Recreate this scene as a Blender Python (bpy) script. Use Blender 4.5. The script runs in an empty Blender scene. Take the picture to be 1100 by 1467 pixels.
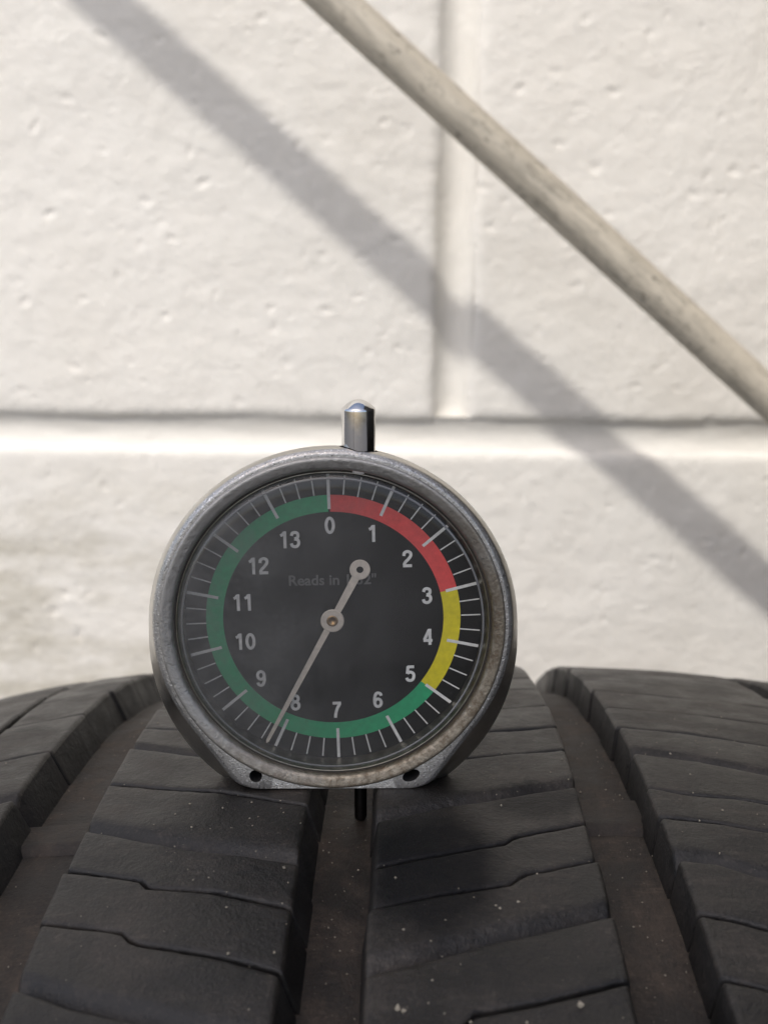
import bpy, bmesh, math, random
import numpy as np
from mathutils import Vector, Matrix
from mathutils.noise import noise as pnoise, fractal
C = bpy.context.scene.collection
rnd = random.Random(7)
S = 0.001                      # everything is written in millimetres, built in metres

# ------------------------------------------------------------------ camera
sc = bpy.context.scene
cam_d = bpy.data.cameras.new('camera'); cam = bpy.data.objects.new('camera', cam_d); C.objects.link(cam); sc.camera = cam
P_, Y_, R_ = (math.radians(a) for a in (-12.381, 0.92, 0.16))
f = Vector((math.sin(Y_)*math.cos(P_), math.cos(Y_)*math.cos(P_), math.sin(P_)))
r = Vector((math.cos(Y_), -math.sin(Y_), 0)); u = r.cross(f)
r2 = r*math.cos(R_)+u*math.sin(R_); u2 = -r*math.sin(R_)+u*math.cos(R_)
m = Matrix((( r2.x, u2.x, -f.x), (r2.y, u2.y, -f.y), (r2.z, u2.z, -f.z))).to_4x4()
m.translation = Vector((-2.703, -163.207, 78.002))*S
cam.matrix_world = m
cam_d.sensor_fit = 'VERTICAL'; cam_d.sensor_height = 24; cam_d.lens = 24*1700/1467
cam_d.clip_start = 0.005; cam_d.clip_end = 200
cam_d.dof.use_dof = True; cam_d.dof.focus_distance = 0.172; cam_d.dof.aperture_fstop = cam_d.lens/1.45   # 1.5 mm pupil

# ------------------------------------------------------------------ light
SUN = Vector((0.45, 1.0, -1.5)).normalized()
w = bpy.data.worlds.new('World'); sc.world = w; w.use_nodes = True
nt = w.node_tree; bg = nt.nodes['Background']
sky = nt.nodes.new('ShaderNodeTexSky'); sky.sky_type = 'NISHITA'; sky.sun_disc = False
sky.sun_elevation = math.asin(-SUN.z); sky.sun_rotation = math.atan2(-SUN.x, -SUN.y)
sky.air_density = 0.9; sky.dust_density = 3.2; sky.ozone_density = 0.8
nt.links.new(sky.outputs[0], bg.inputs[0]); bg.inputs[1].default_value = 0.15
sd = bpy.data.lights.new('sun', 'SUN'); sd.energy = 2.0; sd.angle = math.radians(2.4); sd.color = (1, .965, .915)
so = bpy.data.objects.new('sun', sd); C.objects.link(so); so.rotation_euler = SUN.to_track_quat('-Z', 'Y').to_euler(); so.location = (0, 0, 5)
sc.view_settings.view_transform = 'Standard'; sc.view_settings.look = 'None'; sc.view_settings.gamma = 1
sc.view_settings.exposure = 0.28
sc.cycles.max_bounces = 8; sc.cycles.diffuse_bounces = 4; sc.cycles.transparent_max_bounces = 12

# ------------------------------------------------------------------ materials
class N:
    def __init__(s, name, coord='Object'):
        s.m = bpy.data.materials.new(name); s.m.use_nodes = True; s.t = s.m.node_tree
        s.b = s.t.nodes['Principled BSDF']; s.co = s.t.nodes.new('ShaderNodeTexCoord').outputs[coord]
    def n(s, typ, **kw):
        x = s.t.nodes.new(typ)
        for k, v in kw.items(): setattr(x, k, v)
        return x
    def put(s, sock, v):
        if hasattr(v, 'links'): s.t.links.new(v, sock)
        else: sock.default_value = v
    def noise(s, scale, detail=4, rough=.55, co=None, out='Fac'):
        x = s.n('ShaderNodeTexNoise'); s.put(x.inputs['Vector'], co or s.co)
        x.inputs['Scale'].default_value = scale; x.inputs['Detail'].default_value = detail; x.inputs['Roughness'].default_value = rough
        return x.outputs[out]
    def vor(s, scale, feature='F1', co=None, out='Distance', rand=1.0):
        x = s.n('ShaderNodeTexVoronoi', feature=feature); s.put(x.inputs['Vector'], co or s.co)
        x.inputs['Scale'].default_value = scale; x.inputs['Randomness'].default_value = rand
        return x.outputs[out]
    def ramp(s, v, *stops):
        x = s.n('ShaderNodeValToRGB'); s.put(x.inputs[0], v); e = x.color_ramp.elements
        while len(e) < len(stops): e.new(.5)
        for i, (p, c) in enumerate(stops):
            e[i].position = p; e[i].color = (c, c, c, 1) if not hasattr(c, '__len__') else (*c, 1)
        return x.outputs[0]
    def mix(s, fac, a, b, blend='MIX'):
        x = s.n('ShaderNodeMix', data_type='RGBA', blend_type=blend)
        s.put(x.inputs[0], fac)
        for i, v in ((6, a), (7, b)):
            s.put(x.inputs[i], v if hasattr(v, 'links') else ((*v, 1) if hasattr(v, '__len__') else (v, v, v, 1)))
        return x.outputs[2]
    def math(s, op, a, b=0.0, c=0.0):
        x = s.n('ShaderNodeMath', operation=op); s.put(x.inputs[0], a); s.put(x.inputs[1], b); s.put(x.inputs[2], c); return x.outputs[0]
    def mapping(s, scale=(1, 1, 1), loc=(0, 0, 0), rot=(0, 0, 0)):
        x = s.n('ShaderNodeMapping'); s.put(x.inputs[0], s.co)
        x.inputs['Scale'].default_value = scale; x.inputs['Location'].default_value = loc; x.inputs['Rotation'].default_value = rot
        return x.outputs[0]
    def bump(s, h, dist, strength=1.0, normal=None):
        x = s.n('ShaderNodeBump'); s.put(x.inputs['Height'], h); x.inputs['Distance'].default_value = dist; x.inputs['Strength'].default_value = strength
        if normal is not None: s.put(x.inputs['Normal'], normal)
        return x.outputs[0]
    def set(s, **kw):
        for k, v in kw.items():
            k = k.replace('_', ' ')
            sock = s.b.inputs[k]
            if k in ('Base Color',) and not hasattr(v, 'links'): v = (*v, 1)
            s.put(sock, v)
        return s.m

# white masonry paint
g = N('white_masonry_paint')
a = g.noise(18, 5, .6); b_ = g.noise(160, 6, .65); c_ = g.noise(900, 3, .6)
col = g.mix(g.ramp(a, (.35, 0.0), (.72, 1.0)), (.83, .80, .735), (.78, .745, .675))
st = g.ramp(g.noise(55, 5, .7), (.60, 0.0), (.78, .35))
col = g.mix(st, col, (.66, .65, .58))
xz = g.n('ShaderNodeSeparateXYZ'); g.put(xz.inputs[0], g.co)
stn = g.math('MULTIPLY', g.ramp(g.math('MULTIPLY_ADD', xz.outputs[0], -5.5, .1), (.30, 0.0), (.85, 1.0)), g.ramp(g.math('MULTIPLY_ADD', xz.outputs[2], -12.0, .0), (.10, 0.0), (.6, 1.0)))
stn = g.math('MULTIPLY', stn, g.ramp(g.noise(26, 6, .7, co=g.mapping(scale=(.7, 1, 2.2))), (.40, 0.0), (.60, .85)))
col = g.mix(stn, col, (.52, .485, .40))
n1 = g.bump(b_, .0014, .4); n2 = g.bump(c_, .0005, .5, n1)
pt = g.ramp(g.vor(140, co=None), (.05, 0.0), (.20, 1.0)); n2 = g.bump(pt, .0005, .3, n2)
M_wall = g.set(Base_Color=col, Roughness=.62, Normal=n2)
g = N('white_painted_mortar')
M_mortar = g.set(Base_Color=g.mix(g.noise(60, 5), (.83, .80, .735), (.76, .73, .66)), Roughness=.65, Normal=g.bump(g.noise(250, 5), .001, .4))

# tread rubber
def rubber(name, base, dirt, amt, rough=.52, rib_patch=False):
    g = N(name)
    big = g.noise(38, 5, .62); mid = g.noise(260, 6, .7); fine = g.noise(2600, 4, .65)
    dm = g.ramp(g.math('ADD', g.math('MULTIPLY', big, .7), g.math('MULTIPLY', mid, .4)), (.45, 0.0), (.72, 1.0))
    col = g.mix(g.math('MULTIPLY', dm, amt), base, dirt)
    col = g.mix(g.ramp(g.noise(700, 3, .7), (.62, 0.0), (.74, .35)), col, tuple(min(1, x*2.1+.01) for x in dirt))
    ro = g.math('MULTIPLY_ADD', mid, .22, rough-.11)
    nrm = g.bump(mid, .0006, .55); nrm = g.bump(g.noise(1100, 5, .75), .00022, .8, nrm); nrm = g.bump(fine, .00012, .7, nrm)
    sc_ = g.ramp(g.noise(420, 5, .8, co=g.mapping(scale=(.35, 1.6, 1.6), rot=(0, 0, .35))), (.57, 0.0), (.70, .55))
    col = g.mix(sc_, col, tuple(x*1.7 for x in dirt))
    col = g.mix(g.ramp(g.noise(1900, 3, .7), (.56, 0.0), (.68, .6)), col, tuple(x*1.7 for x in dirt))
    col = g.mix(g.ramp(g.noise(1500, 4, .8), (.36, .7), (.50, 0.0)), col, tuple(x*.45 for x in base))
    col = g.mix(g.ramp(g.noise(300, 6, .78, co=g.mapping(scale=(.25, 1.3, 1.3), rot=(0, 0, -.3))), (.52, 0.0), (.68, .5)), col, tuple(x*1.5 for x in dirt))
    if not rib_patch: col = g.mix(g.ramp(g.noise(150, 5, .75, co=g.mapping(scale=(1, .22, .22))), (.50, 0.0), (.68, .6)), col, tuple(x*1.35 for x in dirt))
    bl = g.ramp(g.noise(95, 5, .65), (.40, .85), (.60, 0.0)); col = g.mix(bl, col, tuple(x*.55 for x in base))
    ro = g.math('ADD', ro, g.math('MULTIPLY', bl, -.22))
    if rib_patch:  # near-black patches and a smoother streak on the rib right of the gauge
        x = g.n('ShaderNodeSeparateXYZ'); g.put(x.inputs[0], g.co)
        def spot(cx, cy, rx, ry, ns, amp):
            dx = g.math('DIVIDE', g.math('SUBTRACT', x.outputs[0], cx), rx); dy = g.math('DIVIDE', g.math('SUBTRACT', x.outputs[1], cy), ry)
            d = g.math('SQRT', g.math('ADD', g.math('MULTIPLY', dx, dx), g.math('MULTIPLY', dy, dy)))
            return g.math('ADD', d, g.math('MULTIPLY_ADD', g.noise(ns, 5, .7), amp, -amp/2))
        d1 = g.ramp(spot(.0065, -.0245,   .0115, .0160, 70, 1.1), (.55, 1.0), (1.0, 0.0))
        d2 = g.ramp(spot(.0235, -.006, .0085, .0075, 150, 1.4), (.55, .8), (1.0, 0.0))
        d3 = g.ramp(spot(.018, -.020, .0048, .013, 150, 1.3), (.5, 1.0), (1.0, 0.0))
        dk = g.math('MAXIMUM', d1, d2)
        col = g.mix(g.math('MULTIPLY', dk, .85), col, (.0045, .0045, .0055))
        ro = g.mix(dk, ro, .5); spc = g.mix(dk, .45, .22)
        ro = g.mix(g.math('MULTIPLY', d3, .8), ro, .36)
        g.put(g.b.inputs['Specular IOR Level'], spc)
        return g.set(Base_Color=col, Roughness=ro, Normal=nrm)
    return g.set(Base_Color=col, Roughness=ro, Normal=nrm, Specular_IOR_Level=.45)
M_rub = rubber('worn_tread_rubber', (.013, .0118, .011), (.052, .043, .035), .85, rib_patch=True)
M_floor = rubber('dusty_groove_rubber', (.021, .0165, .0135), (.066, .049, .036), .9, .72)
M_gwall_shade = rubber('shaded_groove_wall_rubber', (.006, .0055, .005), (.022, .018, .015), .6, .7)  # groove shade put into the colour: blacker than the tread
M_side = rubber('sidewall_rubber', (.022, .022, .023), (.05, .047, .042), .5, .6)
g = N('pale_grit'); M_grit = g.set(Base_Color=g.mix(g.noise(300, 2), (.42, .38, .30), (.20, .17, .13)), Roughness=.9)

# metals
def metal(name, c1, c2, rough, sc1, grain, gdist, met=1.0, gs=.6, rough2=.25):
    g = N(name)
    a = g.noise(sc1, 6, .68); f_ = g.noise(grain, 3, .6)
    col = g.mix(g.ramp(a, (.38, 0.0), (.66, 1.0)), c1, c2)
    ro = g.math('MULTIPLY_ADD', g.noise(sc1*2.3, 4), rough2, rough-rough2/2)
    return g.set(Base_Color=col, Metallic=met, Roughness=ro, Normal=g.bump(f_, gdist, gs))
g = N('grainy_cast_alloy')
gn = g.noise(4200, 1, .5); a = g.noise(700, 5, .7)
col = g.mix(g.ramp(a, (.35, 0.0), (.7, 1.0)), (.60, .585, .56), (.44, .43, .405))
col = g.mix(g.ramp(g.noise(3000, 1, .5), (.60, 0.0), (.68, .8)), col, (.88, .87, .85))  # bright specks put sparkle glints into the colour
col = g.mix(g.ramp(g.noise(2300, 2, .6), (.30, .7), (.42, 0.0)), col, (.12, .115, .105))
M_cast = g.set(Base_Color=col, Metallic=.8, Roughness=.38, Normal=g.bump(gn, .00009, .9))
M_sidem = metal('satin_alloy_side', (.58, .56, .52), (.46, .44, .40), .33, 150, 1500, .00005, gs=.4, met=1.0)
g = N('tarnished_bezel_metal')
a = g.noise(700, 7, .75); b2 = g.noise(1500, 4, .7)
col = g.mix(g.ramp(a, (.40, 0.0), (.60, 1.0)), (.34, .305, .245), (.15, .118, .082))
rust = g.ramp(g.noise(650, 5, .75), (.63, 0.0), (.70, 1.0))
col = g.mix(g.math('MULTIPLY', rust, .7), col, (.14, .055, .025))
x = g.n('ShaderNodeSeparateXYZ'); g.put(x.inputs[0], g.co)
gr = g.math('MULTIPLY_ADD', g.math('SUBTRACT', x.outputs[0], g.math('SUBTRACT', x.outputs[2], .025)), 15.0, g.math('MULTIPLY', g.noise(130, 4, .6), .9))   # paler silver towards the upper left, browner lower right
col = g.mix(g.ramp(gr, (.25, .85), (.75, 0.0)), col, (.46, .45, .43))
M_bezel = g.set(Base_Color=col, Metallic=g.ramp(a, (.4, .95), (.68, .45)), Roughness=g.ramp(b2, (.3, .34), (.7, .6)), Normal=g.bump(b2, .0002, .7))
M_ring = metal('aged_lens_ring', (.42, .40, .345), (.30, .28, .235), .38, 500, 1200, .0001, gs=.5)
g = N('dark_gap_metal'); M_gap = g.set(Base_Color=g.mix(g.noise(900, 4), (.025, .022, .02), (.07, .06, .05)), Roughness=.6)
g = N('polished_chrome'); M_chrome = g.set(Base_Color=(.72, .71, .70), Metallic=1.0, Roughness=g.ramp(g.noise(900, 4), (.3, .07), (.8, .18)))
g = N('dark_steel_pin'); M_pin = g.set(Base_Color=g.mix(g.noise(800, 4), (.10, .10, .10), (.04, .04, .04)), Metallic=1.0, Roughness=.3)
g = N('shaded_hole'); M_hole = g.set(Base_Color=(.01, .01, .01), Roughness=.9)  # shade of the deep holes put into the colour
# prints on the dial
def paint(name, col, rough=.55, var=.12):
    g = N(name); n = g.noise(900, 5, .7)
    return g.set(Base_Color=g.mix(g.ramp(n, (.3, 0.0), (.75, 1.0)), col, tuple(x*(1-var*2) for x in col)), Roughness=rough)
g = N('black_dial'); sp = g.ramp(g.noise(1800, 3, .6), (.70, 0.0), (.76, 1.0))
M_dial = g.set(Base_Color=g.mix(g.math('MULTIPLY', sp, .12), (.008, .0078, .0075), (.3, .3, .28)), Roughness=.55, Specular_IOR_Level=.25)
M_red = paint('red_print', (.88, .09, .085)); M_yel = paint('yellow_print', (.82, .70, .02)); M_grn = paint('green_print', (.025, .43, .185))
M_wht = paint('white_print', (.90, .90, .875), var=.16); M_gry = paint('grey_print', (.17, .17, .165), var=.2)
M_hand = paint('cream_hand_paint', (.86, .77, .66), .6)
g = N('brass_pivot'); M_brass = g.set(Base_Color=(.50, .33, .17), Metallic=1.0, Roughness=.32)
# lens: thin clear plastic with handling haze
g = N('clear_lens'); t = g.t; t.nodes.remove(g.b)
tr = g.n('ShaderNodeBsdfTransparent'); tr.inputs[0].default_value = (.985, .985, .98, 1)
gl = g.n('ShaderNodeBsdfGlossy'); gl.inputs['Roughness'].default_value = .05
hz = g.n('ShaderNodeBsdfDiffuse'); hz.inputs[0].default_value = (.17, .17, .165, 1)
fr = g.n('ShaderNodeFresnel'); gb = g.n('ShaderNodeNewGeometry'); g.put(fr.inputs[0], g.math('MULTIPLY_ADD', gb.outputs['Backfacing'], 1/1.42-1.42, 1.42))   # the same loss from either side
nb = g.bump(g.noise(500, 4, .6), .00002, .3); g.put(gl.inputs['Normal'], nb)
x = g.n('ShaderNodeSeparateXYZ'); g.put(x.inputs[0], g.co)
left = g.ramp(g.math('MULTIPLY_ADD', x.outputs[0], -22, .5), (.1, .15), (.75, 1.0))
hf = g.math('MULTIPLY', left, g.ramp(g.math('ADD', g.math('MULTIPLY', g.noise(90, 4, .6), .7), g.math('MULTIPLY', g.noise(1500, 3, .6), .3)), (.30, .20), (.72, .72)))
m1 = g.n('ShaderNodeMixShader'); g.put(m1.inputs[0], hf); t.links.new(tr.outputs[0], m1.inputs[1]); t.links.new(hz.outputs[0], m1.inputs[2])
sc1 = g.noise(2600, 2, .5, co=g.mapping(scale=(.05, 1, 1), rot=(0, .6, 0))); sc2 = g.noise(2800, 2, .5, co=g.mapping(scale=(1, 1, .04), rot=(0, .35, 0)))
scr = g.math('ADD', g.ramp(sc1, (.74, 0.0), (.80, .10)), g.ramp(sc2, (.745, 0.0), (.80, .10)))
m0 = g.n('ShaderNodeMixShader'); g.put(m0.inputs[0], scr); t.links.new(m1.outputs[0], m0.inputs[1]); t.links.new(hz.outputs[0], m0.inputs[2]); m1 = m0
m2 = g.n('ShaderNodeMixShader'); g.put(m2.inputs[0], g.math('MULTIPLY', fr.outputs[0], 1.0)); t.links.new(m1.outputs[0], m2.inputs[1]); t.links.new(gl.outputs[0], m2.inputs[2])
t.links.new(m2.outputs[0], t.nodes['Material Output'].inputs[0]); M_lens = g.m
g = N('highlit_plastic_edge'); M_rim = g.set(Base_Color=g.mix(g.noise(120, 4), (.32, .33, .34), (.10, .10, .105)), Roughness=.18, Specular_IOR_Level=.9)  # highlight along the lens edge put into the colour as a pale ring
# pole: pale weathered surface with dark scuffs running lengthwise
g = N('weathered_pole_paint')
lw = g.mapping(scale=(1, 1, .16))
s1 = g.noise(120, 6, .68, co=lw); s2 = g.noise(420, 5, .7, co=lw)
col = g.mix(g.ramp(s1, (.35, 0.0), (.7, 1.0)), (.60, .545, .445), (.45, .405, .325))
sm = g.math('MULTIPLY', g.ramp(s2, (.46, 0.0), (.62, 1.0)), g.ramp(g.noise(16, 4, .6), (.40, 0.15), (.58, 1.0)))
col = g.mix(g.math('MULTIPLY', sm, .62), col, (.15, .14, .115))
col = g.mix(g.ramp(g.noise(260, 6, .75), (.54, 0.0), (.66, .65)), col, (.22, .20, .16))
col = g.mix(g.math('MULTIPLY', g.ramp(g.noise(480, 4, .7, co=g.mapping(scale=(1, 1, .4))), (.60, 0.0), (.66, .85)), g.ramp(g.noise(30, 3), (.44, .1), (.56, 1.0))), col, (.09, .08, .065))
M_pole = g.set(Base_Color=col, Roughness=.55, Normal=g.bump(s2, .0005, .4))
g = N('asphalt_ground'); M_ground = g.set(Base_Color=g.mix(g.noise(6, 8, .65), (.13, .125, .12), (.08, .078, .076)), Roughness=.85, Normal=g.bump(g.noise(120, 6), .002, .5))
g = N('grey_sheet_metal'); M_can = g.set(Base_Color=g.mix(g.noise(3, 6), (.20, .20, .20), (.14, .14, .145)), Metallic=.2, Roughness=.55)

# ------------------------------------------------------------------ builders
def mesh(name, verts, faces, mat, smooth=True):
    me = bpy.data.meshes.new(name); me.from_pydata([tuple(c*S for c in v) for v in verts], [], faces); me.materials.append(mat)
    if smooth: me.polygons.foreach_set('use_smooth', [True]*len(me.polygons))
    me.update(); return me
def link(name, me, parent=None, loc=None):
    o = bpy.data.objects.new(name, me); C.objects.link(o)
    if parent is not None: o.parent = parent
    if loc: o.location = [c*S for c in loc]
    return o
def obj(name, verts, faces, mat, parent=None, smooth=True, loc=None): return link(name, mesh(name, verts, faces, mat, smooth), parent, loc)
def thing(name, label, cat, loc=(0, 0, 0)):
    o = link(name, None, None, loc); o['label'] = label; o['category'] = cat; o.empty_display_size = .02; return o
def fixn(me, angle=None):
    bm = bmesh.new(); bm.from_mesh(me); bmesh.ops.recalc_face_normals(bm, faces=bm.faces)
    if angle is not None:
        for e in bm.edges: e.smooth = not (len(e.link_faces) == 2 and e.calc_face_angle(0) > math.radians(angle))
    bm.to_mesh(me); bm.free(); return me
def loft(rings, cap0=False, cap1=False, closed=True):
    v = [p for rg in rings for p in rg]; n = len(rings[0]); F = []
    for i in range(len(rings)-1):
        for j in range(n if closed else n-1):
            k = (j+1) % n; F.append((i*n+j, i*n+k, (i+1)*n+k, (i+1)*n+j))
    if cap0: F.append(tuple(range(n))[::-1])
    if cap1: F.append(tuple((len(rings)-1)*n+j for j in range(n)))
    return v, F
def lathe_y(prof, n=192, cx=0, cz=0, a0=0):   # profile [(r, y)] about the Y axis
    return loft([[(cx+rr*math.cos(2*math.pi*j/n+a0), yy, cz+rr*math.sin(2*math.pi*j/n+a0)) for j in range(n)] for rr, yy in prof])
def lathe_z(prof, n=48, cap1=True, cap0=True):
    return loft([[(rr*math.cos(2*math.pi*j/n), rr*math.sin(2*math.pi*j/n), zz) for j in range(n)] for rr, zz in prof], cap0, cap1)
def sm(a, b, x):
    t = min(1, max(0, (x-a)/(b-a))); return t*t*(3-2*t)

# ------------------------------------------------------------------ ground
GZ = -2*293.57
gv = []; gf = []
obj_g = obj('ground', [(-30000, -30000, GZ), (30000, -30000, GZ), (30000, 30000, GZ), (-30000, 30000, GZ)], [(0, 1, 2, 3)], M_ground, smooth=False); obj_g['kind'] = 'structure'

# ------------------------------------------------------------------ wall of painted concrete blocks
WR = link('block_wall', None, None, (32, 314.4, 4.9)); WR['label'] = 'white painted concrete block wall with tooled joints behind the tyre'; WR['category'] = 'wall'
WR.rotation_euler = (0, math.radians(.5), math.radians(-1.2))
BW, BH, REC = 390, 190, 4.2           # block face; joint 10 mm, rounded edges widen it
def block_face(x0, x1, z0, z1, seed, step, pits):
    rs = np.random.RandomState(seed)
    nx = max(6, int((x1-x0)/step)); nz = max(6, int((z1-z0)/step))
    def axis(n, L, st):
        e = [0, .7, 1.5, 2.4, 3.4, 4.6, 6.4]; core = np.linspace(8, L-8, n); return np.array(e + list(core) + [L-q for q in e[::-1]])
    X = axis(nx, x1-x0, step); Z = axis(nz, z1-z0, step)
    XX, ZZ = np.meshgrid(X, Z); D = np.zeros_like(XX)
    ex = np.minimum(XX, (x1-x0)-XX); ez = np.minimum(ZZ, (z1-z0)-ZZ)
    def drop(e, R=6.5):
        q = np.clip(1-e/R, 0, 1); return 1-np.sqrt(1-q*q*.985)
    wob = np.array([[pnoise(((xx+x0)*.03, (zz+z0)*.03, seed)) for xx in X] for zz in Z])
    D -= np.maximum((REC+1.5)*1.12*drop(ex+wob*.8, 6.0), 4.4*drop(ez+wob*.8, 5.5))
    lo = np.array([[fractal(((xx+x0)*.022, (zz+z0)*.03, seed*3.1), 1.0, 2.1, 5) for xx in X] for zz in Z])
    lo2 = np.array([[fractal(((xx+x0)*.11, (zz+z0)*.13, seed*1.7), .8, 2.2, 4) for xx in X] for zz in Z])
    D += lo*.42 + lo2*.17
    for _ in range(pits):
        px, pz = rs.uniform(0, x1-x0), rs.uniform(0, z1-z0); k = rs.rand()
        rr = 0.7+1.4*k**5; de = rr*rs.uniform(.13, .33)
        asp = rs.uniform(.6, 1.7); an = rs.uniform(-.5, .5)
        ii = np.where(abs(X-px) < rr*4)[0]; jj = np.where(abs(Z-pz) < rr*4)[0]
        if len(ii) == 0 or len(jj) == 0: continue
        sl = np.ix_(jj, ii); dx = XX[sl]-px; dz = ZZ[sl]-pz
        du = (dx*math.cos(an)+dz*math.sin(an))/asp; dv = (-dx*math.sin(an)+dz*math.cos(an))*asp
        q = (du*du+dv*dv)/(rr*rr); D[sl] -= de*np.exp(-q*1.3)-.22*de*np.exp(-(np.sqrt(q)-1.6)**2*4)
    m_, n_ = XX.shape
    V = [(float(XX[j, i]+x0), float(-D[j, i]), float(ZZ[j, i]+z0)) for j in range(m_) for i in range(n_)]
    F = [(j*n_+i, j*n_+i+1, (j+1)*n_+i+1, (j+1)*n_+i) for j in range(m_-1) for i in range(n_-1)]
    # returns to 60 mm deep sides
    per = [i for i in range(n_)] + [j*n_+n_-1 for j in range(1, m_)] + [(m_-1)*n_+i for i in range(n_-2, -1, -1)] + [j*n_ for j in range(m_-2, 0, -1)]
    b0 = len(V); V += [(V[k][0], 90.0, V[k][2]) for k in per]; L = len(per)
    F += [(per[k], b0+k, b0+(k+1) % L, per[(k+1) % L]) for k in range(L)]; F.append(tuple(b0+k for k in range(L)))
    return V, F
coarse = {}
for row in range(-3, 4):
    off = 0 if row % 2 == 0 else 165
    for c in range(-3, 3):
        x0 = off+c*400+5; z0 = row*200+5
        if z0-6 < GZ-10: pass
        vis = (row == 0 and c in (-1, 0)) or (row == -1 and c in (-1,))
        if vis:
            V, F = block_face(x0, x0+BW, z0, z0+BH, 11+row*7+c, 1.1, 1250)
            link('concrete_block', mesh('concrete_block', V, F, M_wall), WR)
        else:
            k = (row+c) % 2
            if k not in coarse:
                V, F = block_face(0, BW, 0, BH, 90+k, 6, 60); coarse[k] = mesh('concrete_block_plain', V, F, M_wall)
            link('concrete_block', coarse[k], WR, (x0, 0, z0))
# mortar bed, wavy and slightly concave
def sheet(x0, x1, z0, z1, nx, nz, fn):
    V = []; F = []
    for j in range(nz+1):
        for i in range(nx+1):
            x = x0+(x1-x0)*i/nx; z = z0+(z1-z0)*j/nz; V.append((x, fn(x, z), z))
    for j in range(nz):
        for i in range(nx): k = j*(nx+1)+i; F.append((k, k+1, k+nx+2, k+nx+1))
    return V, F
for row in range(-3, 5):
    a0, a1 = (-420, 420) if row == 0 else (-1200, 1220)
    V, F = sheet(-1200, 1220, row*200-7.5, row*200+7.5, 600 if row == 0 else 100, 10, lambda x, z: 3.5-1.1*((z-round(z/200)*200)/5)**2 + .35*pnoise((x*.06, z*.2, 1)))
    obj('mortar_joint', V, F, M_mortar, WR)
for row in range(-3, 4):
    off = 0 if row % 2 == 0 else 165
    for c in range(-2, 3):
        xx = off+c*400; 
        V, F = sheet(xx-7.5, xx+7.5, row*200+2.5, row*200+197.5, 10, 90 if (row == 0 and c == 0) else 24, lambda x, z: 3.4+sm(0, 11, min(z-row*200-2.5, row*200+197.5-z))*(REC-1.7-2.1*((x-xx)/5)**2) + .35*pnoise((x*.2, z*.06, 5)))
        obj('mortar_joint', V, F, M_mortar, WR)

# ------------------------------------------------------------------ pole in front of the wall
A = Vector((-13.2, 256.4, 159.1)); B = Vector((139.5, 252.9, 28.1)); d = (B-A).normalized()
B2 = A+d*((GZ+8-A.z)/d.z); A2 = A-d*520
t_ = thing('pole', 'slim pale beige weathered pole slanting across in front of the white wall', 'pole', tuple(B2))
t_.rotation_euler = (A2-B2).to_track_quat('Z', 'Y').to_euler()
L = (A2-B2).length; rings = []
nseg = 300
for i in range(nseg+1):
    z = L*i/nseg; R0 = 6.85+.12*pnoise((0, 0, z*.02))
    rings.append([(math.cos(q*math.tau/28)*(R0+.1*pnoise((math.cos(q*math.tau/28), math.sin(q*math.tau/28), z*.05)))+.5*pnoise((3, 0, z*.006)), math.sin(q*math.tau/28)*R0, z) for q in range(28)])
V, F = loft(rings, True, False); obj('shaft', V, F, M_pole, t_)
V, F = lathe_z([(6.9, L), (6.6, L+2), (5, L+3.6), (2, L+4.3)], 28, True, False); obj('end_cap', V, F, M_pole, t_)

# ------------------------------------------------------------------ tyre
R, TY, XC = 293.57, 4.0, 12.634
TYRE = thing('tyre', 'worn black rubber car tyre standing on its tread with the gauge on top', 'tyre', (0, TY, -2*R))
TYRE.rotation_euler = (0, 0, -math.radians(1.98))
drop = lambda x: abs(x-XC)**3/122070.0
def tp(x, arc, h=0.0):
    rr = R-drop(x)+h; a = arc/R; return (x, rr*math.sin(a), R+rr*math.cos(a))
DEP = -6.45
# carcass: groove floor, shoulders, sidewalls, beads, liner
prof = [(x, R-drop(x)+DEP) for x in np.linspace(-106, 131, 60)]
prof += [(135, R-32), (139, R-50), (137, R-75), (126, R-96), (116, R-103), (112, R-101), (118, R-88), (128, R-66), (129, R-45), (122, R-30), (95, R-20), (12, R-15), (-70, R-20), (-97, R-30), (-104, R-45), (-103, R-66), (-93, R-88), (-87, R-101), (-91, R-103), (-101, R-96), (-112, R-75), (-114, R-50), (-110, R-32)]
NS = 300
def fl(x, a, r_):
    return .26*pnoise((x*.35, a*R*.12, 0))+.10*pnoise((x*1.1, a*R*.9, 3)) if r_ > R-22 and -106 < x < 131 else 0
V, F = loft([[(x, (r_+fl(x, math.tau*j/NS, r_))*math.sin(math.tau*j/NS), R+(r_+fl(x, math.tau*j/NS, r_))*math.cos(math.tau*j/NS)) for x, r_ in prof] for j in range(NS)] , closed=True)
n = len(prof); F += [((NS-1)*n+j, (NS-1)*n+(j+1) % n, (j+1) % n, j) for j in range(n)]
me = mesh('carcass', V, F, M_floor); me.materials.append(M_side)
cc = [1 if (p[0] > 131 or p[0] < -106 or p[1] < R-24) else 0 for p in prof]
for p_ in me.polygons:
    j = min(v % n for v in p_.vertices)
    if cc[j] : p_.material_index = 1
fixn(me); link('carcass', me, TYRE)

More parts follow.
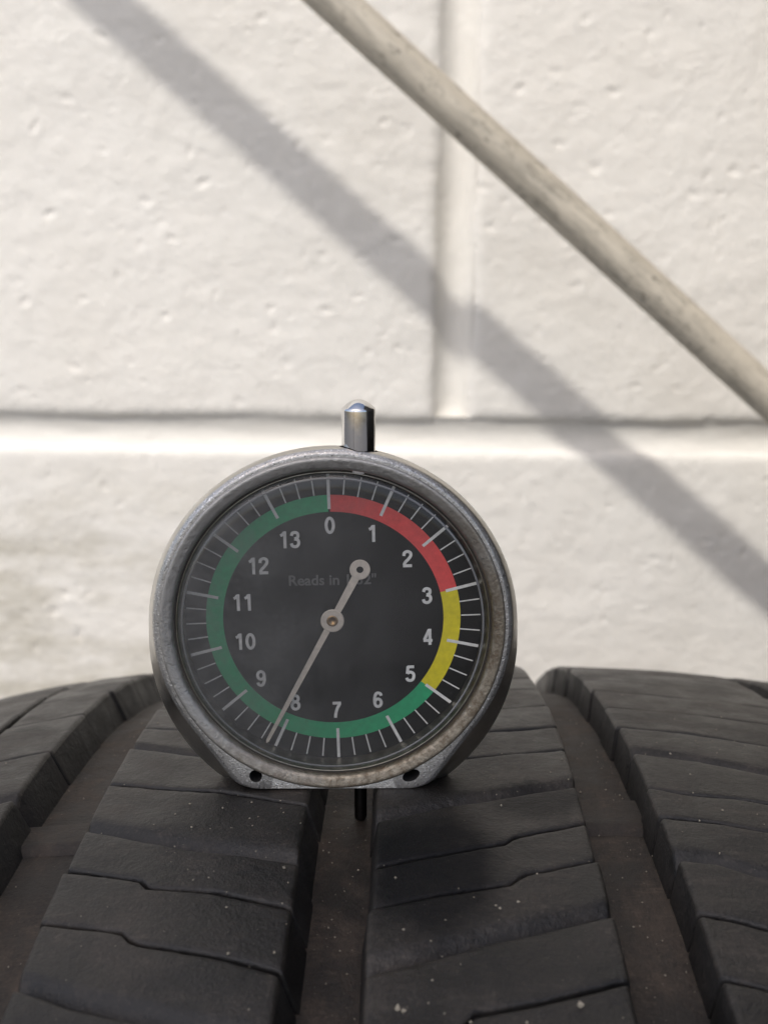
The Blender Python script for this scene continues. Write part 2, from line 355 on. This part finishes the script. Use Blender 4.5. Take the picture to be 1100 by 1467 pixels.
# ribs: (x0, x1, measured sipes [(polyline, wide)]); slope continues the pattern round the tyre
ribs = {
 'CL': (-41.9, -10.9, -.31, [([(-41.9, 24.2), (-36.8, 22.5)], 0), ([(-42.7, 14.5), (-32.1, 10.0)], 1), ([(-41.2, -.2), (-31.2, -3.1), (-24, -4.5)], 0),
        ([(-41.5, -14.1), (-33.3, -17.6), (-25.1, -20.3), (-12, -23.3)], 1), ([(-42, -24.2), (-34.6, -26.3), (-31.2, -27.2), (-30, -28.8), (-21.7, -29.8), (-11, -33.4)], 0),
        ([(-40.8, -35.5), (-34.3, -36.9), (-30.8, -37.8), (-29.6, -39.6), (-17.6, -42.5), (-10.7, -45.1)], 0), ([(-41.1, -46.7), (-34.3, -49.6), (-23.9, -52.6)], 1)]),
 'CR': (-1.0, 29.1, .33, [([(22.7, 49), (29.8, 50.2)], 0), ([(21, 33.9), (29.8, 36.2)], 0), ([(17.4, 20.3), (29.4, 23.2)], 0), ([(13.4, 8.0), (29.2, 12.4)], 0),
        ([(.3, -12.2), (10.4, -7.9), (28.9, -1.8)], 1), ([(-.4, -24.5), (17.1, -18.6), (18.5, -16.9), (28.8, -12.9)], 0), ([(-.5, -33.3), (8.2, -30.4), (17.3, -27.9), (18.8, -26), (28.4, -22.6)], 0),
        ([(.9, -44.4), (13.4, -39.5), (28.4, -34.1)], 1), ([(-.5, -57), (9.5, -53.2), (11.1, -50.9), (18.6, -49), (28.6, -45.6)], 0)]),
 'R': (39.4, 73.6, -.27, [([(40.4, 50), (50.5, 47.2), (59.3, 44.5), (70.8, 42)], 0), ([(39.9, 35.6), (50.1, 33.6), (58.6, 32), (66.8, 29.3)], 0), ([(39.6, 23.9), (49.6, 21.7), (55.5, 20), (63.2, 17.3)], 0),
        ([(39.5, 11.2), (48.7, 8.8), (52.2, 7.2), (59.4, 4.4)], 1), ([(39.7, -1.9), (45.7, -3.6), (51.6, -4.2)], 0), ([(38.6, -10.9), (47.4, -12.1), (54, -14)], 0),
        ([(38.7, -21.9), (44.6, -22.6), (50.5, -25.9)], 1), ([(38.5, -33.1), (43.8, -34.4), (47.6, -35.9)], 0), ([(38.5, -44.5), (47.6, -47.4)], 0)]),
 'LI': (-68.6, -55.3, .30, [([(-69.5, 51.5), (-56.2, 57.1)], 0), ([(-68, 33), (-55.6, 36.8)], 0), ([(-68.6, 11.6), (-63.2, 13.3), (-55.2, 15.6)], 0), ([(-57.4, -4), (-54.6, -2.8)], 1), ([(-66, -24), (-55, -20)], 0)]),
 'LO': (-106.5, -69.8, .12, [([(-100, 40), (-70, 44)], 0), ([(-100, 24), (-70, 27.5)], 0), ([(-100, 8), (-70, 12)], 1)]),
 'RO': (78.6, 131.5, -.10, [([(80, 64), (110, 60)], 0), ([(80, 42), (110, 38)], 1)]),
}
def fpoly(pl):
    xs = [p[0] for p in pl]; ys = [p[1] for p in pl]
    def fn(x, _s=None):
        if x <= xs[0]: return ys[0]+(x-xs[0])*fn.sl
        if x >= xs[-1]: return ys[-1]+(x-xs[-1])*fn.sl
        for i in range(len(xs)-1):
            if x <= xs[i+1]: q = (x-xs[i])/(xs[i+1]-xs[i]); return ys[i]+q*(ys[i+1]-ys[i])
    return fn
def block(x0, x1, lo, hi, wlo, chlo, seed, detail=True, DR_=.75):
    """one tread block: lo/hi arc functions; its near edge (lo) may carry a wide chamfer"""
    us = sorted(set([0, .25, .6, 1.1, 2.0, 3.5] + ([x for x in np.linspace(5, x1-x0-5, max(6, int((x1-x0)/1.6)))] if detail else [x for x in np.linspace(6, x1-x0-6, 3)]) + [(x1-x0)-q for q in (0, .25, .6, 1.1, 2.0, 3.5)]))
    es = [0, .12, .3, .6, 1.0, 1.6, 2.3] if detail else [0, .5, 2.0]
    core = 6 if detail else 1
    V = []; rows = []
    jl = rnd.uniform(-.3, .3); jr = rnd.uniform(-.3, .3); hb = rnd.uniform(-.16, .02); tl = rnd.uniform(.10, .34)
    for uu in us:
        x = x0+uu; q = uu/(x1-x0); xx = x+jl*(1-q)+jr*q
        rag = .10*pnoise((x*.9, lo(x)*.2, 2))+.05*pnoise((x*2.5, lo(x)*.2, 8)); ra2 = .10*pnoise((x*.9, hi(x)*.2, 5))+.05*pnoise((x*2.5, hi(x)*.2, 9))
        a0 = lo(x)+wlo+rag+.04; a1 = hi(x)-.34+ra2; Ln = a1-a0; k = min(1, Ln/6.0)
        vs = [e*k for e in es] + [es[-1]*k+(Ln-2*es[-1]*k)*(i+1)/(core+1) for i in range(core)] + [Ln-e*k for e in es[::-1]]
        row = []
        for v_ in vs:
            eu = min(uu, x1-x0-uu); h = 0
            ru = .7; rv = .5
            if eu < ru: h -= ru-math.sqrt(max(0, ru*ru-(ru-eu)**2))
            e1 = Ln-v_
            if e1 < rv: h -= (rv-math.sqrt(max(0, rv*rv-(rv-e1)**2)))*.9
            if chlo > 0: h -= 1.8*max(0, 1-v_/chlo)
            if v_ < rv: h -= (rv-math.sqrt(max(0, rv*rv-(rv-v_)**2)))*.9
            h += hb+tl*(v_/Ln-.5)
            if detail: h += .20*pnoise((x*.11, (a0+v_)*.14, seed*.37)) + .05*pnoise((x*.6, (a0+v_)*.6, seed)) - .10*sm(1.2, 0, min(v_, e1))*(.5+.5*pnoise((x*.5, seed, 0)))
            row.append(tp(xx, a0+v_, h))
        rows.append(row)
    n = len(rows[0]); m_ = len(rows); V = [p for r_ in rows for p in r_]
    F = [(i*n+j, (i+1)*n+j, (i+1)*n+j+1, i*n+j+1) for i in range(m_-1) for j in range(n-1)]
    # skirt
    per = [(0, j) for j in range(n)] + [(i, n-1) for i in range(1, m_)] + [(m_-1, j) for j in range(n-2, -1, -1)] + [(i, 0) for i in range(m_-2, 0, -1)]
    b0 = len(V); Lp = len(per)
    for (i, j) in per:
        x, y, z = V[i*n+j]; ox = -.75 if i == 0 else (DR_ if i == m_-1 else 0)
        r_ = math.hypot(y, z-R); s_ = (R-drop(x)+DEP-.3)/r_; V.append((x+ox, y*s_, R+(z-R)*s_))
    SK[0] = Lp
    F += [(per[k][0]*n+per[k][1], per[(k+1) % Lp][0]*n+per[(k+1) % Lp][1], b0+(k+1) % Lp, b0+k) for k in range(Lp)]
    return V, F
farV = []; farF = []; SK = [0]
for key, (x0, x1, slope, meas) in ribs.items():
    cur = []
    for pl, wd in meas:
        fn = fpoly(pl); fn.sl = slope; cur.append((fn, wd))
    pitch = 11.2 if key in ('CL', 'CR', 'R') else 17.0
    xm = (x0+x1)/2
    cur.sort(key=lambda c: -c[0](xm))
    top = cur[0][0](xm); k = 0
    base_u = cur[0][0]
    lo_arc = cur[-1][0](xm); full = 2*math.pi*R
    span = full-(top-lo_arc); nn = max(1, round(span/pitch)); pp = span/nn
    ups = []
    for i in range(1, nn):
        kx = rnd.uniform(.4, .6)*(x1-x0)+x0; a0 = top+i*pp
        def fn(x, a0=a0, kx=kx): return a0+(x-xm)*slope+(.9 if x > kx else -.9)*(1 if slope > 0 else -1)*min(1, abs(x-kx)/.8)
        ups.append((fn, 1 if i % 3 == 0 else 0))
    seq = ups[::-1]+cur            # descending arc, all the way round
    seq.append((lambda x, f0=seq[0][0]: f0(x)-full, seq[0][1]))
    for i in range(len(seq)-1):
        hi, whi = seq[i]; lo, wl = seq[i+1]
        am = (hi(xm)+lo(xm))/2
        near = -75 < am < 115
        V, F = block(x0, x1, lo, hi, .36 if not wl else .46, 2.4 if wl else 0, rnd.random()*50, near, 1.8 if key == 'CL' else (3.0 if key == 'LI' else .75))  # wide CL draft broadens the dark band of groove shade
        if near:
            me = mesh('tread_block', V, F, M_rub); me.materials.append(M_gwall_shade)
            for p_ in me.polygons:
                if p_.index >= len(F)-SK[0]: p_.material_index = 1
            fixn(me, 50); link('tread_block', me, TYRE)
        else:
            b0 = len(farV); farV += V; farF += [tuple(k_+b0 for k_ in f_) for f_ in F]
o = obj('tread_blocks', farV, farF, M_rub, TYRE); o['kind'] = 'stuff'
# wear bars across the grooves
for (xa, xb, aa, ab) in ((28.2, 40.2, -4.5, 5.5), (-56, -41, -9, -2), (-11.6, -.2, 118, 126)):
    rows = []
    for i in range(13):
        x = xa+(xb-xa)*i/12
        rows.append([tp(x, aa-1+(ab-aa+2)*j/12, DEP-.3+1.5*sm(0, 1.6, min(j, 12-j))+.12*pnoise((x, j, 0))) for j in range(13)])
    V, F = loft(rows, closed=False); obj('wear_bar', V, F, M_floor, TYRE)

# grit stuck on the rubber: far too small and many to count
gV = []; gF = []
def grit(x, arc, s_, h=0.0):
    n0 = len(gV); c = Vector(tp(x, arc, h))
    q = Matrix.Rotation(rnd.random()*6, 3, 'X') @ Matrix.Rotation(rnd.random()*6, 3, 'Z')
    for v in ((1, 0, 0), (-1, 0, 0), (0, 1, 0), (0, -1, 0), (0, 0, 1), (0, 0, -1)):
        gV.append(tuple(c+q @ (Vector(v)*s_*rnd.uniform(.6, 1.3))))
    for a in ((0, 2, 4), (2, 1, 4), (1, 3, 4), (3, 0, 4), (2, 0, 5), (1, 2, 5), (3, 1, 5), (0, 3, 5)): gF.append(tuple(k+n0 for k in a))
for (x, a, s_) in ((2.6, -50.3, .5), (3.2, -50.6, .4), (17.5, -31.9, .26), (15.2, -33.2, .24), (14.7, -32.6, .2), (3.2, -37.5, .22), (22.9, -49.4, .45), (10.6, -52, .22), (-28, -8, .18), (-23, -9.5, .2), (-19, -8, .18), (-12.6, -25, .25), (-17.5, -41.8, .2), (47, 3, .22), (49, -8.5, .22), (54, -34, .25), (6.5, -46, .25)): grit(x, a, s_)
for _ in range(750):
    x = rnd.choice([rnd.uniform(-41, -12), rnd.uniform(-28, -11), rnd.uniform(0, 28), rnd.uniform(41, 72), rnd.uniform(-100, -56)]); grit(x, rnd.uniform(-62, 50), .035+.16*rnd.random()**4, .02)
for _ in range(420):
    x = rnd.choice([rnd.uniform(-10.5, -1.5), rnd.uniform(29.5, 39), rnd.uniform(-55, -42)]); grit(x, rnd.uniform(-60, 55), .05+.14*rnd.random()**2, DEP+.1)
o = obj('grit', gV, gF, M_grit, TYRE, smooth=False); o['kind'] = 'stuff'

# ------------------------------------------------------------------ tread depth gauge
GX, HC = -7.4, 25.2
G = thing('tread_depth_gauge', 'round metal dial depth gauge with black face standing on the tyre tread', 'gauge', (GX, 0, -.12))
NA = 360
def outline(rad, czo, cx, cz, rc, y, zmin=0.0, ext=None):
    """radial samples (about the dial centre) of the hull of a big circle and two corner circles, cut flat at zmin"""
    pts = []
    for k in range(720):
        a = math.tau*k/720; pts.append((rad*math.cos(a), HC+czo+rad*math.sin(a)))
    for s_ in (-1, 1):
        for k in range(90): a = math.tau*k/90; pts.append((s_*cx+rc*math.cos(a), cz+rc*math.sin(a)))
    if ext:
        for k in range(720): a = math.tau*k/720; pts.append((ext[0]*math.cos(a), ext[1]+ext[0]*math.sin(a)))
    pts = sorted(set(pts))
    def cr(o, a, b): return (a[0]-o[0])*(b[1]-o[1])-(a[1]-o[1])*(b[0]-o[0])
    lo = []
    for p in pts:
        while len(lo) > 1 and cr(lo[-2], lo[-1], p) <= 0: lo.pop()
        lo.append(p)
    up = []
    for p in pts[::-1]:
        while len(up) > 1 and cr(up[-2], up[-1], p) <= 0: up.pop()
        up.append(p)
    hull = lo[:-1]+up[:-1]; ring = []
    for j in range(NA):
        a = math.tau*j/NA; dx, dz = math.cos(a), math.sin(a); best = 0
        for k in range(len(hull)):
            p, q = hull[k], hull[(k+1) % len(hull)]
            ex, ez = q[0]-p[0], q[1]-p[1]; den = dx*ez-dz*ex
            if abs(den) < 1e-12: continue
            px, pz = p[0], p[1]-HC
            t_ = (px*ez-pz*ex)/den; s_ = (px*dz-pz*dx)/den
            if t_ > 0 and -1e-6 <= s_ <= 1.000001: best = max(best, t_)
        if dz < 0: best = min(best, (HC-zmin)/-dz)
        ring.append((best*dx, y, HC+best*dz))
    return ring
circ = lambda rr, y: [(rr*math.cos(math.tau*j/NA), y, HC+rr*math.sin(math.tau*j/NA)) for j in range(NA)]
rings = [circ(22.7, 4.9), circ(22.7, 1.4), circ(23.2, 1.4), circ(23.2, 1.0), circ(24.4, .5),
         outline(25.3, 0, 11.2, 4.0, 3.75, .35, .2), outline(25.45, 0, 11.3, 4.1, 3.95, .42, .1), outline(25.95, -.1, 11.7, 4.4, 4.4, .95),
         outline(26.15, -.15, 11.9, 4.5, 4.6, 1.3), outline(26.75, -.7, 13.8, 3.1, 3.1, 3.0, 0, (26.5, 22.6)), outline(27.15, -1.3, 14.2, 3.4, 3.2, 4.4, 0, (27.2, 21.6)), outline(27.25, -1.5, 14.2, 3.6, 3.2, 5.2, 0, (27.3, 21.2)),
         outline(27.1, -1.6, 14, 3.4, 2.9, 6.2, 0, (27.1, 21.2)), outline(26.3, -1.3, 13.6, 3.4, 2.6, 7.1, 0, (26.3, 21.4)), outline(24.5, -1, 12, 3.2, 2.4, 7.5)]
V, F = loft(rings, False, True)
F.append(tuple(range(NA))[::-1])
me = mesh('housing', V, F, M_sidem); me.materials.append(M_cast); me.materials.append(M_hole)
for p_ in me.polygons:
    k = min(p_.vertices)//NA
    if k <= 6: p_.material_index = 1
fixn(me, 38)
tmp = link('housing', me, G)
# drill the two corner holes and the plunger bore
def cutter(v, f_):
    me = mesh('cut', v, f_, M_sidem, False); me.materials.append(M_cast); me.materials.append(M_hole); me.polygons.foreach_set('material_index', [2]*len(me.polygons)); fixn(me); o = link('cut', me, G); return o
cuts = []
for s_, sx in ((-11.55, .95), (11.45, 1.2)):
    rg = [[(s_+sx*math.cos(math.tau*j/32)+(.45*math.sin(math.tau*j/32) if s_ > 0 else 0), y, 2.15+.98*math.sin(math.tau*j/32)) for j in range(32)] for y in (-1, 6.2)]
    cuts.append(cutter(*loft(rg, True, True)))
cuts.append(cutter(*loft([[(3.75+2.85*math.cos(math.tau*j/40), 3.6+2.75*math.sin(math.tau*j/40), z) for j in range(40)] for z in (46.5, 58)], True, True)))
cuts.append(cutter(*loft([[(3.95+1.25*math.cos(math.tau*j/32), 3.5+1.25*math.sin(math.tau*j/32), z) for j in range(32)] for z in (-1.5, 2.0)], True, True)))
bpy.context.view_layer.update()
for c_ in cuts:
    md = tmp.modifiers.new('cut', 'BOOLEAN'); md.operation = 'DIFFERENCE'; md.object = c_; md.solver = 'EXACT'
bpy.context.view_layer.update()
dg = bpy.context.evaluated_depsgraph_get()
nm = bpy.data.meshes.new_from_object(tmp.evaluated_get(dg), preserve_all_data_layers=True, depsgraph=dg)
tmp.modifiers.clear(); fixn(nm, 38); nm.name = 'housing'; tmp.data = nm
for c_ in cuts: bpy.data.objects.remove(c_)
# bezel: rounded raised rim
pr = []
for k in range(15):
    a = math.pi*k/14; pr.append((24.02-.82*math.cos(a)*1.0, .55-.78*math.sin(a)**.8 if k not in (0, 14) else .9))
pr = [(22.95, 1.4), (23.0, .95), (23.1, .55), (23.3, .28), (23.6, .14), (23.95, .04), (24.25, -.06), (24.5, -.12), (24.7, -.10), (24.84, .02), (24.9, .22), (24.92, .7)]
V, F = lathe_y(pr, 240, 0, HC); o = obj('bezel', V, F, M_bezel, G); fixn(o.data)
V, F = lathe_y([(22.6, 2.6), (22.68, 1.35), (22.85, 1.3), (23.0, 1.35), (23.1, 1.5)], 240, 0, HC); o = obj('rim_gap', V, F, M_gap, G); fixn(o.data)
# inner reflector ring
V, F = lathe_y([(21.9, 4.35), (22.0, 4.0), (22.45, 1.5), (22.5, 1.2), (22.62, 1.12), (22.68, 1.3)], 240, 0, HC); o = obj('inner_ring', V, F, M_ring, G); fixn(o.data)
# dial and its print
YD = 4.28
V, F = lathe_y([(22.1, YD), (15, YD), (8, YD), (.01, YD)], 120, 0, HC); D_ = obj('dial', V, F, M_dial, G, smooth=False); fixn(D_.data)
DR = math.radians(-1.8)        # the face sits turned a little anticlockwise
def ang(k): return math.pi/2-(k*math.tau/14)-DR      # maths angle of scale value k
def pol(rr, a, y): return (rr*math.cos(a), y, HC+rr*math.sin(a))
def band(name, k0, k1, mat, label=None):
    n = int(abs(k1-k0)*12); V = []; F = []
    for i in range(n+1):
        a = ang(k0+(k1-k0)*i/n); V += [pol(16.2, a, YD-.03), pol(18.7, a, YD-.03), pol(18.7, a, YD-.005), pol(16.2, a, YD-.005)]
    for i in range(n): 
        for e in range(4): F.append((i*4+e, (i+1)*4+e, (i+1)*4+(e+1) % 4, i*4+(e+1) % 4))
    o = obj(name, V, F, mat, D_, smooth=False); fixn(o.data)
    if label: o['label'] = label
band('scale_band', 0.02, 3, M_red, 'red scale band from 0 to 3'); band('scale_band', 3, 5, M_yel, 'yellow scale band from 3 to 5'); band('scale_band', 5, 13.98, M_grn, 'green scale band from 5 round to 0')
tV = []; tF = []
for i in range(56):
    maj = i % 4 == 0; a = ang(i/4); w_ = .225 if maj else .095; r0, r1 = (17.1, 21.8) if maj else (18.72, 21.65)
    if i == 0: r0 = 16.6
    r0 += rnd.uniform(-.08, .08); c_, s_ = math.cos(a), math.sin(a); b0 = len(tV)
    for rr, sg in ((r0, -1), (r1, -1), (r1, 1), (r0, 1)): tV.append((rr*c_-sg*w_*s_, YD-.045, HC+rr*s_+sg*w_*c_))
    tF.append((b0, b0+1, b0+2, b0+3))
o = obj('tick_marks', tV, tF, M_wht, D_, smooth=False); fixn(o.data)
def text(s_, size, mat, name, cx, cz, rot=0, bold=.0, y=YD-.04, sx=1.0):
    cu = bpy.data.curves.new('t', 'FONT'); cu.body = s_; cu.size = size; cu.align_x = 'CENTER'; cu.align_y = 'CENTER'; cu.offset = bold; cu.extrude = 0; cu.resolution_u = 4
    o = bpy.data.objects.new('t', cu); C.objects.link(o); bpy.context.view_layer.update()
    me = bpy.data.meshes.new_from_object(o); bpy.data.objects.remove(o)
    xs = [v.co.x for v in me.vertices]; ys = [v.co.y for v in me.vertices]; mx, my = (min(xs)+max(xs))/2, (min(ys)+max(ys))/2
    for v in me.vertices:
        x, z = (v.co.x-mx)*sx, v.co.y-my
        v.co = Vector((cx+x*math.cos(rot)-z*math.sin(rot), y, HC+cz+x*math.sin(rot)+z*math.cos(rot)))*S
    me.materials.clear(); me.materials.append(mat); me.name = name; return link(name, me, D_)
def smooth(pts, closed=False, n=7):
    out = []; L = len(pts)
    for i in range(L if closed else L-1):
        g_ = lambda j: pts[j % L] if closed else pts[max(0, min(L-1, j))]
        p0, p1, p2, p3 = g_(i-1), g_(i), g_(i+1), g_(i+2)
        for q in range(n):
            t = q/n; out.append(tuple(.5*(2*p1[c]+(p2[c]-p0[c])*t+(2*p0[c]-5*p1[c]+4*p2[c]-p3[c])*t*t+(3*p1[c]-p0[c]-3*p2[c]+p3[c])*t**3) for c in (0, 1)))
    if not closed: out.append(pts[-1])
    return out
def ell(cx, cy, rx, ry): return [(cx+rx*math.cos(math.tau*i/28), cy+ry*math.sin(math.tau*i/28)) for i in range(28)]
GL = {   # centre lines in a box one unit high: (points, closed)
 '0': [(ell(.29, .5, .205, .42), 1)],
 '1': [([(.34, 0), (.34, .99)], 0), ([(.09, .74), (.22, .80), (.30, .93)], 0)],
 '2': [(smooth([(.09, .66), (.12, .84), (.29, .92), (.46, .84), (.47, .66), (.34, .47), (.16, .28), (.09, .11)]), 0), ([(.03, .08), (.54, .08)], 0)],
 '3': [(smooth([(.09, .72), (.14, .87), (.29, .92), (.44, .84), (.44, .64), (.27, .54)]), 0), (smooth([(.25, .54), (.45, .47), (.49, .27), (.40, .12), (.27, .08), (.12, .14), (.07, .28)]), 0)],
 '4': [([(.40, 0), (.40, .97)], 0), ([(.36, .93), (.08, .31)], 0), ([(.03, .27), (.55, .27)], 0)],
 '5': [([(.51, .92), (.13, .92)], 0), ([(.16, .96), (.11, .50)], 0), (smooth([(.12, .52), (.28, .60), (.45, .52), (.49, .33), (.42, .14), (.27, .08), (.13, .13), (.07, .25)]), 0)],
 '6': [(ell(.29, .31, .19, .235), 1), (smooth([(.095, .34), (.10, .62), (.18, .86), (.31, .92), (.44, .86), (.48, .74)]), 0)],
 '7': [([(.04, .92), (.53, .92)], 0), (smooth([(.47, .90), (.32, .62), (.22, .30), (.19, .01)]), 0)],
 '8': [(ell(.29, .73, .17, .19), 1), (ell(.29, .30, .205, .225), 1)],
 '9': [(ell(.29, .69, .19, .235), 1), (smooth([(.485, .66), (.48, .38), (.40, .14), (.27, .08), (.14, .14), (.10, .26)]), 0)],
}
def numeral(s_, h, cx, cz, rot, wgt=.175):
    V = []; F = []; adv = .63; wid = adv*len(s_)-.05; k = 0
    for i, ch in enumerate(s_):
        for pts, cl in GL[ch]:
            n = len(pts); b0 = len(V); k += 1
            for j, p in enumerate(pts):
                a = pts[(j-1) % n] if cl or j > 0 else p; b = pts[(j+1) % n] if cl or j < n-1 else p
                tx, tz = b[0]-a[0], b[1]-a[1]; l_ = math.hypot(tx, tz) or 1; nx, nz = -tz/l_, tx/l_
                for sg in (-1, 1):
                    x = (p[0]+nx*sg*wgt/2+i*adv-wid/2)*h; z = (p[1]+nz*sg*wgt/2-.5)*h
                    V.append((cx+x*math.cos(rot)-z*math.sin(rot), YD-.04-.004*k, HC+cz+x*math.sin(rot)+z*math.cos(rot)))
            F += [(b0+2*j, b0+2*((j+1) % n), b0+2*((j+1) % n)+1, b0+2*j+1) for j in range(n if cl else n-1)]
    o = obj('numeral', V, F, M_wht, D_, smooth=False); return o
for k in range(14):
    rr = 14.2 if k not in (10, 11, 12, 13) else (13.5 if k in (10, 11) else 13.6)
    p = pol(rr, ang(k), 0); numeral(str(k), 2.55, p[0], p[2]-HC, .02)
text('Reads in 1/32"', 2.18, M_gry, 'lettering', -.1, 6.05, .02, .05, sx=1.02)
# hand
HA = math.radians(-90-27.6); hx, hz = -.15, HC-.05
def hand_rot(l, s_, y): return (hx+l*math.cos(HA)-s_*math.sin(HA), y, hz+l*math.sin(HA)+s_*math.cos(HA))
def prism2(pts, y0, y1, name, mat, parent, f_=None):
    n = len(pts); V = [hand_rot(a, b, y0) for a, b in pts]+[hand_rot(a, b, y1) for a, b in pts]
    F = [tuple(range(n)), tuple(range(n, 2*n))[::-1]]+[(k, (k+1) % n, n+(k+1) % n, n+k) for k in range(n)]
    o = obj(name, V, F, mat, parent, smooth=False); fixn(o.data); return o
def ringp(cl, ro, ri, y0, y1, name, mat, parent):
    n = 40; rg = []
    for rr, y in ((ri, y0), (ri, y1), (ro-.12, y1), (ro, y1+.08), (ro, y0-.02), (ri, y0)):
        rg.append([hand_rot(cl+rr*math.cos(math.tau*j/n), rr*math.sin(math.tau*j/n), y) for j in range(n)])
    v, f_ = loft(rg); o = obj(name, v, f_, mat, parent, smooth=False); fixn(o.data); return o
HD = thing('hand_tmp', 'x', 'x'); bpy.data.objects.remove(HD)
hm = prism2([(1.5, -.45), (12, -.36), (21.2, -.24), (21.6, 0), (21.2, .24), (12, .36), (1.5, .45)], 3.72, 3.55, 'pointer', M_hand, G)
prism2([(-1.45, -.5), (-7.5, -.58), (-7.5, .58), (-1.45, .5)], 3.72, 3.55, 'counter_arm', M_hand, hm)
ringp(0, 1.72, .85, 3.75, 3.45, 'hub_ring', M_hand, hm)
ringp(-8.75, 1.5, .52, 3.72, 3.52, 'tail_ring', M_hand, hm)
V, F = loft([[(hx+rr*math.cos(math.tau*j/28), y, hz+rr*math.sin(math.tau*j/28)) for j in range(28)] for rr, y in ((.86, 4.2), (.86, 3.5), (.8, 3.42), (.45, 3.4), (.38, 3.62), (.01, 3.66))])
o = obj('pivot', V, F, M_brass, hm); fixn(o.data)
V, F = lathe_y([(21.75+.16*math.cos(q*math.tau/10), .95+.16*math.sin(q*math.tau/10)) for q in range(11)], 200, 0, HC); o = obj('lens_rim', V, F, M_rim, G); fixn(o.data)
# lens
pl = [(22.45, 1.7)]+[(19.5+2.95*math.cos(q*math.pi/20)**.9, 1.35-1.0*math.sin(q*math.pi/20)) for q in range(0, 10)] + [(19.5*(1-q/14), .35-.5*(1-(1-q/14)**2)) for q in range(0, 14)]+[(.01, -.15)]
V, F = lathe_y(pl, 160, 0, HC); o = obj('lens', V, F, M_lens, G); fixn(o.data)
# plunger: button on top, pin below
hb = 6.35; zt = HC+25.3
prb = [(2.42, zt-3), (2.42, zt+5.75), (2.38, zt+6.0), (2.28, zt+6.12)]+[(2.28*(1-q/8)**.9, zt+6.12+1.15*math.sin(q*math.pi/16)) for q in range(1, 8)]+[(.01, zt+7.27)]
V, F = lathe_z(prb, 56, True, True); o = obj('plunger_button', [(x+3.72, y+3.6, z) for x, y, z in V], F, M_chrome, G); fixn(o.data, 40)
prp = [(.95, 1.5), (.95, -5.9), (.85, -6.2), (.6, -6.35)]
V, F = lathe_z(prp, 32, True, True); o = obj('measuring_pin', [(x+3.95, y+3.5, z) for x, y, z in V], F, M_pin, G); fixn(o.data, 40)

# ------------------------------------------------------------------ outside the frame: a sheet and a stack added to shade the tyre and darken its right
def box(name, x0, x1, y0, y1, z0, z1, mat, parent):
    V = [(x, y, z) for x in (x0, x1) for y in (y0, y1) for z in (z0, z1)]
    F = [(0, 1, 3, 2), (4, 6, 7, 5), (0, 4, 5, 1), (2, 3, 7, 6), (0, 2, 6, 4), (1, 5, 7, 3)]
    o = obj(name, V, F, mat, parent, smooth=False); fixn(o.data); return o
K = thing('sunblocker', 'added narrow grey sheet awning on a post, above and outside the picture, shading the tyre', 'sunblocker', (-430, -1000, GZ))
box('blocker_panel', -330, 330, -210, 200, 1400-GZ, 1412-GZ, M_can, K)  # unseen sheet added to keep the sun off tyre and gauge
box('edge_beam', -330, 330, -205, -170, 1360-GZ, 1398-GZ, M_can, K)
box('post', -325, -285, -205, -165, 0, 1358-GZ, M_can, K)
def flat_tyre(z, label):  # unseen tyres added as a dark mass for the gauge's right side
    t = thing('added_stack_tyre', label, 'tyre', (505, 40, z)); t['group'] = 'black tyres stacked flat outside the picture, added to darken the right side'
    pr = [(200, 12), (225, 2), (270, 0), (300, 14), (312, 30), (315, 60), (308, 61), (308, 68), (316, 69), (317, 96), (310, 97), (310, 104), (317, 105), (316, 132), (308, 133), (308, 140), (315, 141), (312, 172), (300, 188), (270, 200), (225, 198), (200, 188), (212, 180), (285, 165), (285, 40), (212, 22), (200, 12)]
    V, F = lathe_z(pr, 96, False, False); o = obj('tread', V, F, M_side, t); fixn(o.data, 40)
for k_, lb in enumerate(('bottom tyre of an added dark stack, outside the picture on the right', 'second tyre up an added dark stack, outside the picture on the right', 'third tyre up an added dark stack, outside the picture on the right', 'fourth tyre up an added dark stack, outside the picture on the right', 'fifth tyre up an added dark stack, outside the picture on the right', 'top tyre of an added dark stack, outside the picture on the right')):
    flat_tyre(GZ+k_*200.5, lb)
